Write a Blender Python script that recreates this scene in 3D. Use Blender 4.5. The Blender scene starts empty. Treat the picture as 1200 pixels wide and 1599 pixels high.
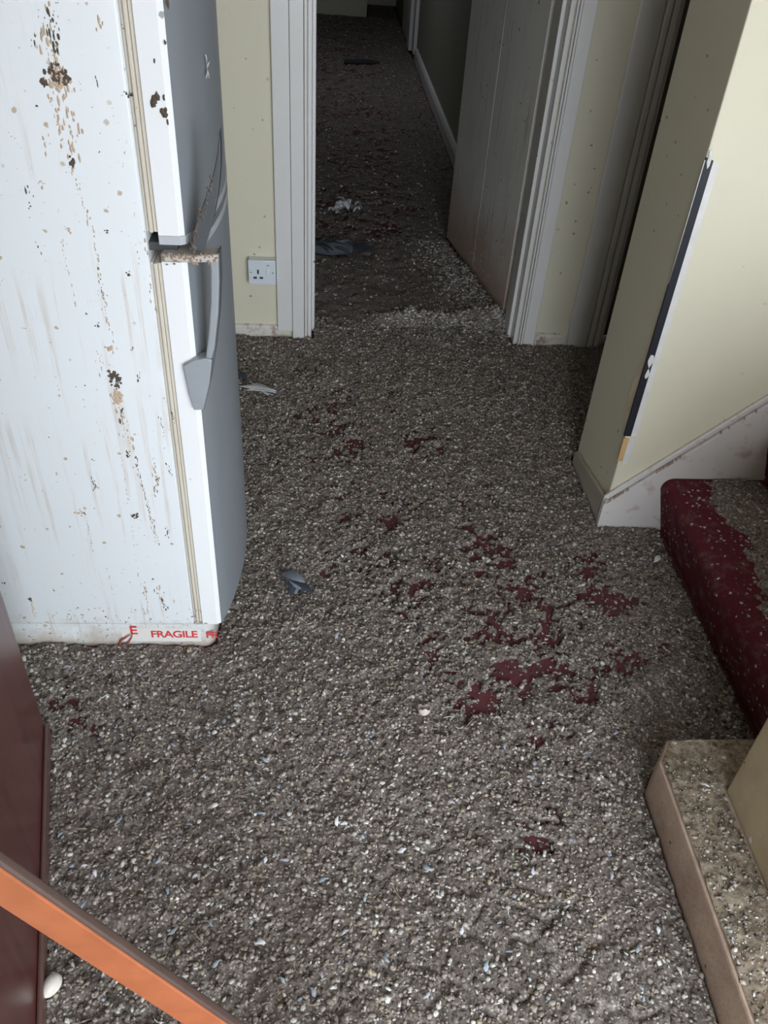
import bpy, bmesh, math, random
import numpy as np
from mathutils import Vector, Matrix
random.seed(7); rng = np.random.default_rng(11)
sc = bpy.context.scene; COL = sc.collection

# ---------------------------------------------------------------- camera
EYE = np.array([0.0, 0.0, 1.6]); FPX = 1291.0
_d = np.array([-120, 1600, 1291.0]); _d /= np.linalg.norm(_d)
_y = np.array([-80, -1048, 1291.0]); _y -= (_y @ _d) * _d; _y /= np.linalg.norm(_y)
_z = -_d; _x = np.cross(_y, _z)
ROT = np.array([_x, _y, _z])                      # rows: world axes in lens axes (right, down, forward)
cam = bpy.data.cameras.new('camera'); co = bpy.data.objects.new('camera', cam); COL.objects.link(co)
rr, dd, ff = ROT[:, 0], ROT[:, 1], ROT[:, 2]
M = Matrix.Identity(4)
for i in range(3):
    M[i][0] = rr[i]; M[i][1] = -dd[i]; M[i][2] = -ff[i]; M[i][3] = EYE[i]
co.matrix_world = M
cam.sensor_fit = 'HORIZONTAL'; cam.sensor_width = 36.0; cam.lens = 36.0 * FPX / 1200.0
cam.clip_start = 0.02
sc.camera = co

# ---------------------------------------------------------------- daylight, added hall fill and exposure
sc.view_settings.view_transform = 'Standard'; sc.view_settings.look = 'None'
sc.view_settings.gamma = 1.0; sc.view_settings.use_curve_mapping = False
sc.view_settings.exposure = 0.95
w = bpy.data.worlds.new('overcast_sky'); sc.world = w; w.use_nodes = True
bg = w.node_tree.nodes['Background']; bg.inputs[0].default_value = (0.86, 0.93, 1.0, 1); bg.inputs[1].default_value = 5.0
pl = bpy.data.lights.new('entrance_portal', 'AREA'); pl.shape = 'RECTANGLE'; pl.size = 2.2; pl.size_y = 2.2
pl.cycles.is_portal = True
po = bpy.data.objects.new('entrance_portal', pl); COL.objects.link(po)
po.location = (1.1, -.91, 1.1); po.rotation_euler = (math.radians(90), 0, 0)
hl = bpy.data.lights.new('hall_lamp', 'AREA'); hl.shape = 'DISK'; hl.size = .5; hl.energy = 3.0; hl.color = (.86, .9, 1.0)  # unseen fill light added to brighten the far hallway floor
ho = bpy.data.objects.new('hall_lamp', hl); COL.objects.link(ho); ho.location = (.2, 7.5, 2.36)

# ---------------------------------------------------------------- helpers
def ray(u, v): return ROT @ np.array([u - 600, v - 799.5, FPX])
def on_floor(u, v, h=0.0): r = ray(u, v); return EYE + r * (h - EYE[2]) / r[2]
def on_y(u, v, Y): r = ray(u, v); return EYE + r * Y / r[1]
def on_x(u, v, X): r = ray(u, v); return EYE + r * X / r[0]

class MB:
    def __init__(s): s.v = []; s.f = []
    def add(s, vs, fs):
        n = len(s.v); s.v += [tuple(map(float, p)) for p in vs]; s.f += [tuple(n + i for i in f) for f in fs]; return s
    def box(s, x0, x1, y0, y1, z0, z1):
        return s.add([(x0,y0,z0),(x1,y0,z0),(x1,y1,z0),(x0,y1,z0),(x0,y0,z1),(x1,y0,z1),(x1,y1,z1),(x0,y1,z1)],
                     [(3,2,1,0),(4,5,6,7),(0,1,5,4),(1,2,6,5),(2,3,7,6),(3,0,4,7)])
    def prism(s, poly, axis, a, b):
        n = len(poly)
        def P(p, t): return {'x': (t,p[0],p[1]), 'y': (p[0],t,p[1]), 'z': (p[0],p[1],t)}[axis]
        return s.add([P(p,a) for p in poly] + [P(p,b) for p in poly],
                     [tuple(range(n))[::-1], tuple(range(n,2*n))] + [(i,(i+1)%n,n+(i+1)%n,n+i) for i in range(n)])
    def tube(s, pts, rad, seg=8):
        pts = [Vector(p) for p in pts]; rings = []; vs = []
        if not hasattr(rad, '__len__'): rad = [rad]*len(pts)
        for i, p in enumerate(pts):
            t = (pts[min(i+1,len(pts)-1)] - pts[max(i-1,0)]).normalized()
            u = t.orthogonal().normalized() if i == 0 else (u - t*u.dot(t)).normalized()
            b = t.cross(u)
            for k in range(seg):
                a = 2*math.pi*k/seg; vs.append(p + (u*math.cos(a) + b*math.sin(a))*rad[i])
        n = len(pts); fs = []
        for i in range(n-1):
            for k in range(seg):
                fs.append((i*seg+k, i*seg+(k+1)%seg, (i+1)*seg+(k+1)%seg, (i+1)*seg+k))
        fs += [tuple(range(seg))[::-1], tuple((n-1)*seg+k for k in range(seg))]
        return s.add(vs, fs)
    def build(s, name, mat, parent=None, bev=0, seg=2, smooth=False):
        me = bpy.data.meshes.new(name); me.from_pydata(s.v, [], s.f); me.update()
        bm = bmesh.new(); bm.from_mesh(me); bmesh.ops.recalc_face_normals(bm, faces=bm.faces)
        if bev:
            eds = [e for e in bm.edges if len(e.link_faces) == 2 and e.calc_face_angle(0) > 0.5]
            bmesh.ops.bevel(bm, geom=eds, offset=bev, segments=seg, profile=0.5, affect='EDGES', clamp_overlap=True)
        bm.to_mesh(me); bm.free()
        return link(name, me, mat, parent, smooth or bev > 0)
def link(name, me, mat, parent=None, smooth=False):
    o = bpy.data.objects.new(name, me); COL.objects.link(o)
    if mat: me.materials.append(mat)
    if parent: o.parent = parent; o.matrix_parent_inverse = parent.matrix_world.inverted() if False else Matrix.Translation(-Vector(parent.location))
    if smooth:
        me.polygons.foreach_set('use_smooth', [True]*len(me.polygons))
        try: me.set_sharp_from_angle(angle=math.radians(20))
        except Exception: pass
    return o
def tag(o, label=None, cat=None, group=None, kind=None):
    for k, v in (('label',label),('category',cat),('group',group),('kind',kind)):
        if v: o[k] = v
    return o
def empty(name, loc, label, cat, group=None):
    o = bpy.data.objects.new(name, None); COL.objects.link(o); o.location = loc; o.empty_display_size = .05
    return tag(o, label, cat, group)
def struct(o, label): return tag(o, label, {'w':'wall','f':'floor','c':'ceiling','d':'door','b':'skirting','t':'trim','p':'pavement'}[o.name[0]], None, 'structure')

# numpy value noise
def _h(ix, iy, s):
    n = (ix*374761393 + iy*668265263 + s*974634777) & 0xffffffff
    n = ((n ^ (n >> 13)) * 1274126177) & 0xffffffff
    return ((n ^ (n >> 16)) & 0xffff) / 65535.0
def vn(x, y, f, s=0):
    x = np.asarray(x, float)*f + 1000; y = np.asarray(y, float)*f + 1000
    ix = np.floor(x).astype(np.int64); iy = np.floor(y).astype(np.int64); a = x-ix; b = y-iy
    a = a*a*(3-2*a); b = b*b*(3-2*b)
    return (_h(ix,iy,s)*(1-a)+_h(ix+1,iy,s)*a)*(1-b) + (_h(ix,iy+1,s)*(1-a)+_h(ix+1,iy+1,s)*a)*b

# ---------------------------------------------------------------- materials
class NT:
    def __init__(s, name, rough=.6, spec=.5):
        s.m = bpy.data.materials.new(name); s.m.use_nodes = True; s.t = s.m.node_tree
        s.b = s.t.nodes['Principled BSDF']; s.b.inputs['Roughness'].default_value = rough
        s.b.inputs['Specular IOR Level'].default_value = spec
        s.pos = s.n('ShaderNodeTexCoord').outputs['Object']
    def n(s, t, **k):
        x = s.t.nodes.new(t)
        for a, v in k.items(): setattr(x, a, v)
        return x
    def l(s, a, b): s.t.links.new(a, b)
    def scaled(s, sx, sy, sz, off=(0,0,0)):
        m = s.n('ShaderNodeMapping'); m.inputs['Scale'].default_value = (sx,sy,sz); m.inputs['Location'].default_value = off
        s.l(s.pos, m.inputs['Vector']); return m.outputs['Vector']
    def noise(s, scale, detail=4, rough=.6, vec=None):
        x = s.n('ShaderNodeTexNoise'); x.inputs['Scale'].default_value = scale; x.inputs['Detail'].default_value = detail
        x.inputs['Roughness'].default_value = rough; s.l(vec or s.pos, x.inputs['Vector']); return x.outputs['Fac']
    def voro(s, scale, vec=None, feature='F1'):
        x = s.n('ShaderNodeTexVoronoi', feature=feature); x.inputs['Scale'].default_value = scale
        s.l(vec or s.pos, x.inputs['Vector']); return x
    def ramp(s, v, stops):
        r = s.n('ShaderNodeValToRGB'); e = r.color_ramp.elements
        while len(e) < len(stops): e.new(0.5)
        for i, (p, c) in enumerate(stops):
            e[i].position = p; e[i].color = (c,c,c,1) if not hasattr(c, '__len__') else (*c,1)
        s.l(v, r.inputs[0]); return r.outputs[0]
    def mix(s, f, a, b):
        x = s.n('ShaderNodeMix', data_type='RGBA')
        for sock, v in ((x.inputs['Factor'], f), (x.inputs['A'], a), (x.inputs['B'], b)):
            pass
        fa, A, B = x.inputs[0], x.inputs[6], x.inputs[7]
        for sock, v in ((fa,f),(A,a),(B,b)):
            if isinstance(v, bpy.types.NodeSocket): s.l(v, sock)
            elif sock == fa: sock.default_value = v
            else: sock.default_value = (*v,1)
        return x.outputs[2]
    def math(s, op, a, b=0.0):
        x = s.n('ShaderNodeMath', operation=op)
        for i, v in enumerate((a,b)):
            if isinstance(v, bpy.types.NodeSocket): s.l(v, x.inputs[i])
            else: x.inputs[i].default_value = v
        return x.outputs[0]
    def sep(s):
        x = s.n('ShaderNodeSeparateXYZ'); s.l(s.pos, x.inputs[0]); return x.outputs
    def bump(s, h, strength=.3, dist=.002):
        x = s.n('ShaderNodeBump'); x.inputs['Strength'].default_value = strength; x.inputs['Distance'].default_value = dist
        s.l(h, x.inputs['Height']); s.l(x.outputs[0], s.b.inputs['Normal'])
    def col(s, c):
        if isinstance(c, bpy.types.NodeSocket): s.l(c, s.b.inputs['Base Color'])
        else: s.b.inputs['Base Color'].default_value = (*c,1)
        return s
def specks(t, base, size, thr, c, jitter=None):
    """small irregular marks of a second colour"""
    v = t.voro(size); w_ = t.noise(size*2.3, 3)
    d = t.math('ADD', v.outputs['Distance'], t.math('MULTIPLY', t.math('SUBTRACT', w_, .5), .5))
    f = t.ramp(d, [(thr*.55, 1.0), (thr, 0.0)])
    sel = t.ramp(v.outputs['Color'], [(.55, 0.0), (.6, 1.0)])
    return t.mix(t.math('MULTIPLY', f, sel), base, c)
def paint(name, base, rough=.55, dirt=(.30,.24,.18), amount=.35, speck=True, bump=.05):
    t = NT(name, rough)
    n = t.noise(5, 5, .6); g = t.ramp(n, [(.45, 0.0), (.8, 1.0)])
    c = t.mix(t.math('MULTIPLY', g, amount*.5), base, tuple(.6*b+.4*d for b, d in zip(base, dirt)))
    if speck: c = specks(t, c, 22, .10, dirt)
    t.col(c); t.bump(t.noise(60, 4), bump, .002); return t.m
def plain(name, base, rough=.5, var=.25, scale=30, metal=0):
    t = NT(name, rough); t.b.inputs['Metallic'].default_value = metal
    t.col(t.mix(t.noise(scale, 4), tuple(b*(1-var) for b in base), tuple(min(1,b*(1+var)) for b in base)))
    t.bump(t.noise(scale*4, 3), .1, .001); return t.m

M_cream = paint('cream_wall', (.69,.65,.515), .7, amount=.25)
M_white = paint('white_gloss_paint', (.72,.71,.70), .35, dirt=(.22,.15,.10), amount=.35)
M_ceil = paint('ceiling_paint', (.6,.58,.52), .8, speck=False)
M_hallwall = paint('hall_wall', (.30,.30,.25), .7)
M_pav = plain('paving', (.30,.29,.28), .9)

t = NT('red_carpet', .95, .15)
n = t.noise(700, 2); c = t.mix(n, (.085,.026,.031), (.185,.052,.060)); t.col(t.mix(t.ramp(t.noise(60,4),[(.4,0.),(.7,.75)]), c, (.12,.065,.060)))
t.bump(n, .6, .003); M_carpet = t.m

def crust_mat(name, hall=False):
    t = NT(name, .92, .2)
    a = t.noise(150, 5, .7); b = t.noise(16, 5, .65)
    c = t.mix(t.ramp(a, [(.36, 0.), (.66, 1.)]), (.062,.050,.045), (.345,.303,.275))
    c = t.mix(t.math('MULTIPLY', t.ramp(b, [(.42, 0.), (.66, 1.)]), .55), c, (.115,.082,.066))
    v = t.voro(130); sel = t.ramp(v.outputs['Color'], [(.50, 0.), (.56, 1.)])
    f = t.math('MULTIPLY', t.ramp(v.outputs['Distance'], [(.20, 1.), (.42, 0.)]), sel)
    c = t.mix(t.math('MULTIPLY', f, .7), c, (.55,.53,.48))
    t.col(c); t.bump(t.noise(260, 4, .7), .7, .004); return t.m
M_crust = crust_mat('dropping_crust')
t = NT('dropping_pellets', .9, .25)
at = t.n('ShaderNodeAttribute'); at.attribute_name = 'tone'
t.col(t.mix(t.ramp(t.noise(400,3),[(.35,0.),(.7,.6)]), at.outputs['Color'], (.12,.10,.085))); t.bump(t.noise(500,3), .4, .002); M_pellet = t.m

# ---------------------------------------------------------------- the room
X_L = -.95; Y_B = 3.12; Y_B2 = 3.33; X_R = .858; Y_R0 = 1.93; Y_R1 = 2.27; CE = 2.4; X_E = 3.2
struct(MB().box(X_L-.1, X_E+.1, -1.0, 12.4, -.08, 0).build('floor', M_carpet), 'floor with red carpet under the droppings')
struct(MB().box(-6, 6, -8, -1.002, -.20, -.06).build('pavement', M_pav), 'grey paving outside the entrance')
struct(MB().box(X_L-.1, X_E+.1, -1.0, 12.4, CE, CE+.1).build('ceiling', M_ceil), 'plain ceiling')
struct(MB().box(X_L-.1, X_L, -1, Y_B, 0, CE).build('wall_left', M_cream), 'left wall behind the fridge freezer')
mb = MB().box(X_L, -.072, Y_B, Y_B2, 0, CE).box(.80, 1.16, Y_B, Y_B2, 0, CE).box(1.95, X_E, Y_B, Y_B2, 0, CE)
mb.box(-.072, .80, Y_B, Y_B2, 2.03, CE).box(1.16, 1.95, Y_B, Y_B2, 2.03, CE)
struct(mb.build('wall_back', M_cream), 'cream wall with the hallway doorway')
wr = struct(MB().box(X_R, X_E, Y_R0, Y_R1, 0, CE).build('wall_right', M_cream, bev=.004), 'cream wall beside the stairs with a scraped corner')
struct(MB().box(X_E, X_E+.1, -1.0, Y_B2, 0, CE).build('wall_far_right', M_cream), 'wall closing off the stairs')
struct(MB().box(X_L-.1, 0, -1.0, -.9, 0, CE).box(2.2, X_E, -1.0, -.9, 0, CE).box(0, 2.2, -1.0, -.9, 2.2, CE).build('wall_front', M_cream), 'unseen entrance wall, its wide opening shaped for the daylight')  # out of view; opening placed and widened to shape the daylight
struct(MB().box(X_L, -.47, .2, .34, 0, CE).build('wall_near_left', M_cream), 'short wall the red-brown door hangs on')

# entrance wall nib on a boxed plinth, bottom right
t = NT('tan_paint', .5)
c = t.mix(t.ramp(t.noise(9,5),[(.4,0.),(.7,1.)]), (.42,.34,.215), (.33,.25,.15)); c = specks(t, c, 26, .22, (.58,.62,.62)); c = specks(t, c, 40, .10, (.05,.04,.03))
t.col(c); t.bump(t.noise(50,4), .15, .002); M_tan = t.m
struct(MB().box(.835, X_E, .60, .925, .13, .92).build('wall_entrance', M_tan, bev=.006), 'low tan painted wall standing on the boxed plinth')  # height beyond the frame is unseen, chosen to shape the daylight
t = NT('scuffed_plinth', .75)
c = t.mix(t.ramp(t.noise(12,6,.7),[(.38,0.),(.66,1.)]), (.33,.23,.175), (.45,.335,.26)); c = specks(t, c, 35, .14, (.06,.045,.035))
t.col(c); t.bump(t.noise(70,5,.7), .35, .003); M_plinth = t.m
PL = [(.715,.2),(.715,.992),(.752,1.05),(X_E,1.05),(X_E,.2)]
pt = struct(MB().prism(PL, 'z', 0, .13).build('trim_1', M_plinth, bev=.006), 'pinkish brown boxed plinth at the foot of the tan wall end')

# hallway beyond
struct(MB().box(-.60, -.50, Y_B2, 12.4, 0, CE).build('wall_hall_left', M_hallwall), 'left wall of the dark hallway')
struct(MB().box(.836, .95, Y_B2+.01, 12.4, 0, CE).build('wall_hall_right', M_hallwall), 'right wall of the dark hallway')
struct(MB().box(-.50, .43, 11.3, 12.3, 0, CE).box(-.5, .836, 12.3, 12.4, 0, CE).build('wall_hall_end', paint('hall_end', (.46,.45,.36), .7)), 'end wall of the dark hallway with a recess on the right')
struct(MB().prism([(.836,0),(.808,0),(.808,.085),(.818,.105),(.836,.11)], 'y', 4.3, 8.9).build('baseboard_hall', M_white), 'white skirting along the right of the hallway')
tr = struct(MB().box(.800,.834, 8.93,9.13, .05,2.05).build('trim_2', M_white, bev=.004), 'white casing of a side door far down the hallway')
MB().box(.775,.834, 9.22,9.50, .03,2.05).build('casing_board', M_white, tr, bev=.004)
MB().box(.80,.834, 9.52,10.5, .02,2.0).build('door_panel', M_white, tr, bev=.004)

# ---- hallway doorway: architraves, linings and the open boarded leaf
d1 = struct(MB().box(-.072, -.058, Y_B-.008, Y_B2, 0, 2.02).build('door_1', M_white, bev=.002), 'white painted frame and half open boarded door into the dark hallway')
MB().box(.786,.800, Y_B-.006, Y_B2+.012, 0, 2.02).build('lining', M_white, d1, bev=.002)
MB().box(-.058,.786, Y_B-.006, Y_B2, 2.006, 2.03).build('head_lining', M_white, d1)
MB().box(.772,.786, Y_B+.055, Y_B+.15, 0, 2.0).build('door_stop', M_white, d1, bev=.002)
MB().box(-.058,-.046, Y_B+.06, Y_B+.16, 0, 2.0).build('door_stop', M_white, d1, bev=.002)
# architrave boards of different width, with quirk gaps
for x0, x1, p, z0 in ((-.194,-.134,.020,.035), (-.133,-.086,.026,.0), (-.0845,-.0745,.022,0)):
    MB().box(x0,x1, Y_B-p, Y_B, z0, 2.09).build('architrave_board', M_white, d1, bev=.003)
for x0, x1, p, z0 in ((.804,.812,.022,0), (.8135,.8225,.026,.0), (.824,.872,.020,.0)):
    MB().box(x0,x1, Y_B-p, Y_B, z0, 2.09).build('architrave_board', M_white, d1, bev=.003)
# leaf
t = NT('grubby_door_paint', .5)
s_ = t.sep()
grime = t.ramp(t.math('ADD', s_[2], t.math('MULTIPLY', t.math('SUBTRACT', t.noise(6,5), .5), .35)), [(.10, 1.), (.42, 0.)])
c = t.mix(t.math('MULTIPLY', grime, .8), (.78,.765,.73), (.42,.27,.20))
stv = t.ramp(t.noise(3, 4, .6, t.scaled(14,14,.7)), [(.56, 0.), (.72, .75)]); c = t.mix(stv, c, (.42,.31,.23))
c = specks(t, c, 34, .22, (.90,.90,.90)); c = specks(t, c, 24, .12, (.12,.08,.06))
t.col(c); t.bump(t.noise(60,4), .12, .002); M_leaf = t.m
A = Vector((.772, 3.335, 0)); B = Vector((.628, 4.267, 0)); LV = (B-A); LL = LV.length; LV.normalize(); NV = Vector((-LV.y, LV.x, 0))
if NV.x > 0: NV = -NV
def leafbox(s0, s1, n0, n1, z0, z1):
    m = MB(); vs = []
    for z in (z0, z1):
        for s, n in ((s0,n0),(s1,n0),(s1,n1),(s0,n1)):
            p = A + LV*s + NV*n; vs.append((p.x, p.y, z))
    return m.add(vs, [(3,2,1,0),(4,5,6,7),(0,1,5,4),(1,2,6,5),(2,3,7,6),(3,0,4,7)])
for i in range(4):
    g = LL/4
    leafbox(i*g+.0006, (i+1)*g-.0006, -.022, random.uniform(-.0006,.0006), .018, 1.98).build('door_board', M_leaf, d1, bev=.0012)
leafbox(0, LL, -.042, -.023, .02, 1.98).build('door_back', M_leaf, d1)
# ---- second doorway on the right, mostly hidden
d2 = struct(MB().box(1.150,1.165, Y_B-.006, Y_B2, 0, 2.02).build('door_2', M_white, bev=.002), 'dark doorway at the right behind the scraped wall')
for x0, x1, p in ((1.012,1.098,.020),(1.100,1.122,.027),(1.1245,1.149,.022)):
    MB().box(x0,x1, Y_B-p, Y_B, 0, 2.09).build('architrave_board', M_white, d2, bev=.005)
MB().box(1.166,1.95, Y_B+.09, Y_B+.13, .01, 2.02).build('door_leaf', paint('grey_door', (.25,.24,.23), .5), d2)  # grey colour paints in the shade on this recessed white leaf
MB().box(1.165,1.18, Y_B+.045, Y_B+.085, 0, 2.02).build('door_stop', M_white, d2, bev=.002)
# ---- skirtings
def skirt(name, x0, x1, label):
    o = MB().prism([(Y_B,0),(Y_B-.018,0),(Y_B-.018,.042),(Y_B-.010,.052),(Y_B,.055)], 'x', x0, x1).build(name, M_skirt)
    return struct(o, label)
t = NT('chipped_skirting', .5)
c = t.mix(t.ramp(t.noise(25,5,.7),[(.48,0.),(.62,1.)]), (.70,.67,.62), (.36,.27,.20))
t.col(specks(t, c, 40, .2, (.10,.07,.05))); t.bump(t.noise(80,4), .2, .002); M_skirt = t.m
skirt('baseboard_back', -.43, -.195, 'low chipped white skirting under the wall socket')
skirt('baseboard_right', .873, 1.011, 'short chipped white skirting between the two doorways')
struct(MB().box(-.47,-.392, Y_B-.030, Y_B, .0, 2.1).build('trim_3', M_white, bev=.008), 'pale upright strip on the back wall behind the fridge freezer')

# ---- stair wall: raking skirting, dark corner strip, filler
t = NT('stair_skirting_paint', .45)
c = t.mix(t.ramp(t.noise(18,5,.65),[(.55,0.),(.70,.8)]), (.66,.63,.62), (.42,.30,.25))
t.col(specks(t, c, 30, .14, (.16,.10,.08))); t.bump(t.noise(60,4), .15, .002); M_sskirt = t.m
SL = .947
def rk(x, off=0): return .125 + off + (x-.846)*SL
bs = struct(MB().prism([(.842,0),(.842,rk(.842,-.026)),(2.4,rk(2.4,-.026)),(2.4,rk(2.4)-.42),(1.30,0)], 'y', Y_R0-.020, Y_R0-.0005).build('baseboard_stairs', M_sskirt, bev=.002), 'white raking skirting board climbing beside the red stairs')
MB().prism([(.842,rk(.842,-.023)),(.842,rk(.842)),(2.4,rk(2.4)),(2.4,rk(2.4,-.023))], 'y', Y_R0-.013, Y_R0-.0005).build('moulding', M_sskirt, bs, bev=.004, seg=2)
M_grime = plain('brown_grime', (.33,.23,.19), .8, .5, 60)
m = MB()
for k in range(60):
    x = .85 + k*.0085 + random.uniform(-.003,.003); l_ = random.uniform(.003,.010); h_ = random.uniform(.0015,.0035)
    if vn(x,0,16,55) + .5*random.random() > .68:
        m.add([(x, Y_R0-.0215, rk(x,-.027)), (x+l_, Y_R0-.0215, rk(x+l_,-.027)), (x+l_, Y_R0-.0140, rk(x+l_,-.0225)), (x, Y_R0-.0140, rk(x,-.0225))], [(0,1,2,3)])
    
tag(m.build('grime_line', M_grime, bs), kind='stuff')
be = struct(MB().prism([(Y_R0-.019,0),(Y_R0-.019,.118),(Y_R1-.01,.050),(Y_R1-.01,0)], 'x', .844, .8575).build('baseboard_wall_end', paint('tan_skirting', (.44,.40,.34), .6, amount=.6), bev=.004), 'short skirting round the end of the scraped wall')
M_strip = plain('bitumen_strip', (.012,.014,.022), .5, .3)
M_raw = plain('bare_plaster', (.68,.67,.66), .85, .15)
M_och = plain('ochre_plaster', (.60,.38,.17), .85, .2)
def cz(px): return on_y(*px, Y_R0)
z0, z1 = .333, 1.085
# the corner bead: pale margin, dark strip in a shallow recess, flaked edge
MB().prism([(X_R+.014, z0),(X_R+.030, z0),(X_R+.034, z1-.01),(X_R+.018, z1)], 'y', Y_R0-.0016, Y_R0+.004).build('plaster_margin', M_raw, wr)
tag(MB().prism([(X_R-.006, z0),(X_R+.014, z0),(X_R+.018, z1),(X_R+.000, z1+.006)], 'y', Y_R0-.0028, Y_R0+.004).build('corner_strip', M_strip, wr), 'dark strip bared along the wall corner')
MB().prism([(Y_R0-.0005,z0+.03),(Y_R0+.007,z0+.02),(Y_R0+.005,z1-.02),(Y_R0-.0005,z1)], 'x', X_R-.0024, X_R+.003).build('plaster_margin', M_raw, wr)
rag = [(Y_R0-.001, z0-.005)]
for k in range(16):
    z = z0 + (.60)*k/15; rag.append((Y_R0 + max(.004, .050*math.exp(-((z-.45)/.10)**2) + .008*math.exp(-((z-.7)/.15)**2) + random.uniform(0,.006)), z))
rag.append((Y_R0-.001, z0+.63))
tag(MB().prism(rag, 'x', X_R-.0016, X_R+.004).build('flaked_edge', plain('flaked_paint',(.78,.66,.50),.85,.25), wr), 'flaked plaster edge beside the dark strip')
tag(MB().box(X_R-.004, X_R+.0105, Y_R0-.0024, Y_R0+.004, .245, .325).build('filler_patch', M_och, wr), 'ochre filler patch')
tag(MB().prism([(X_R+.0108,.232),(X_R+.026,.236),(X_R+.031,.326),(X_R+.014,.328)], 'y', Y_R0-.002, Y_R0+.004).build('filler_patch', M_raw, wr), 'white filler patch')
for z, r in ((.535,.008),(.575,.010),(1.09,.010)):
    mm = MB()
    mm.add([(X_R+.008+r*math.cos(a)*random.uniform(.35,1.0), Y_R0-.004, z+2.0*r*math.sin(a)*random.uniform(.4,1.2)) for a in np.linspace(0,6.283,9)[:-1]]+[(X_R+.008, Y_R0-.007, z)],
           [(i,(i+1)%8,8) for i in range(8)])
    mm.build('plaster_flake', M_raw, wr)

# ---------------------------------------------------------------- droppings height field
def gauss(x, y, cx, cy, r): return np.exp(-((x-cx)**2+(y-cy)**2)/(r*r))
RED = [(u,v,r,a) for u,v,r,a in ((500,660,.16,.62),(545,700,.12,.7),(655,690,.10,.8),(430,700,.12,.50),(600,800,.16,.56),(685,880,.05,.95),(640,930,.16,.60),(530,620,.16,.55),(580,880,.14,.55),
       (760,860,.16,.6),(820,930,.14,.66),(920,890,.13,.80),(945,930,.10,.82),(860,980,.14,.62),(770,980,.12,.65),(800,1060,.08,.85),(750,1090,.09,.7),(930,1085,.07,.85),
       (880,1060,.10,.75),(980,1030,.10,.6),(700,1060,.09,.55),(830,1160,.09,.55),(835,1300,.06,.65),(720,780,.12,.4),(660,1000,.10,.45),(110,1110,.14,.55),(210,1110,.10,.5),
       (580,620,.2,.35),(480,580,.2,.35),(900,1190,.05,.5))]
RED = [(*on_floor(u,v)[:2], r, a) for u,v,r,a in RED]
def redness(x, y):
    m_ = np.zeros_like(x)
    for cx, cy, r, a in RED: m_ = np.maximum(m_, a*gauss(x,y,cx,cy,r))
    hall = np.clip((y-3.7)/.6, 0, 1); m_ = np.maximum(m_, .46*hall*(1 - .7*np.clip((x-.35)/.4,0,1)))
    n_ = .32*vn(x,y,20,31) + .36*vn(x,y,55,32) + .32*vn(x,y,120,33)
    return np.clip((m_*.62 + n_ - .835)/.12, 0, 1)
_cp = rng.random((70,2))*np.array([.75,.75])+np.array([.15,.42])
def height(x, y):
    x = np.asarray(x, float); y = np.asarray(y, float)
    h = .009 + .012*(vn(x,y,6,1)-.4) + .008*(vn(x,y,24,2)-.5) + .0075*(vn(x,y,64,3)-.5) + .0065*(vn(x,y,135,4)-.5)
    # trodden plates with cracks, foreground right
    wgt = np.clip(gauss(x,y,.48,.60,.26)*1.9, 0, 1)
    near = wgt > .08
    if near.any():
        X = x[near][:,None] + .02*(vn(x[near],y[near],30,41)[:,None]-.5); Y = y[near][:,None] + .02*(vn(x[near],y[near],30,42)[:,None]-.5)
        d2_ = (X-_cp[:,0])**2 + (Y-_cp[:,1])**2
        idx = np.argpartition(d2_, 1, axis=1)[:, :2]; dd_ = np.sort(np.sqrt(np.take_along_axis(d2_, idx, 1)), axis=1)
        first = np.argmin(d2_, axis=1)
        cr = np.clip((dd_[:,1]-dd_[:,0])/.012, 0, 1)
        hh = h[near]; ww = wgt[near]
        plate = .012 + .010*_h(first, first*3+1, 5) + .004*(vn(x[near],y[near],60,3)-.5)
        hh = hh*(1-.75*ww) + .75*ww*plate - .010*ww*(1-cr)*(vn(x[near],y[near],14,51) > .45)
        h[near] = hh
    # ridge on the threshold and heap along the open door
    rx = x; ry = 3.30 + .05*(vn(x, y, 9, 61)-.5) + .03*(x-.3)
    h += .035*np.exp(-((ry-y)/.05)**2)*np.clip((rx-.10)/.25,0,1)*(.6+.8*vn(x,y,40,62))
    tleaf = np.clip((y-3.33)/.93, 0, 1); dx = (.772-.144*tleaf) - x
    h += .030*np.exp(-(dx/.13)**2)*np.clip((y-3.25)/.1,0,1)*np.clip((4.25-y)/.5,0,1)*(.5+vn(x,y,45,63))
    h = np.where(y > 4.2, h - .002, h)
    return np.maximum(h, .0015) - .03*redness(x, y)
def blocked(x, y):
    b = (x < -.262) & (y > 1.425) & (y < 1.99)                      # fridge
    b |= (x > .712) & (y < .992 + (x-.715)*1.5) & (y < 1.05)        # plinth
    b |= (x > 1.03) & (y < Y_R0) & (y > .9)                         # stairs
    b |= (x > .842) & (y > Y_R0-.02) & (y < Y_R1)                   # wall end
    b |= (y > Y_B-.02) & (y < Y_B2+.01) & ((x < -.050) | (x > .778))
    b |= (x > .808) & (y > Y_B2); b |= (x < -.488) & (y > Y_B2-.02)
    b |= (x < X_L+.003); b |= (x > .845) & (y > Y_R0-.02) & (y < Y_R1+.012); b |= (x < .45) & (y > 11.28)
    s = (y-.40)/.759; b |= (x < -.424-.184*s+.006) & (x > -.50-.184*s) & (y > .36) & (y < 1.165)  # front door leaf
    dleaf = (.772-.144*np.clip((y-3.335)/.93,0,1)) - x; b |= (dleaf < 0.003) & (dleaf > -.05) & (y > 3.3) & (y < 4.28)
    return b
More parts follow.
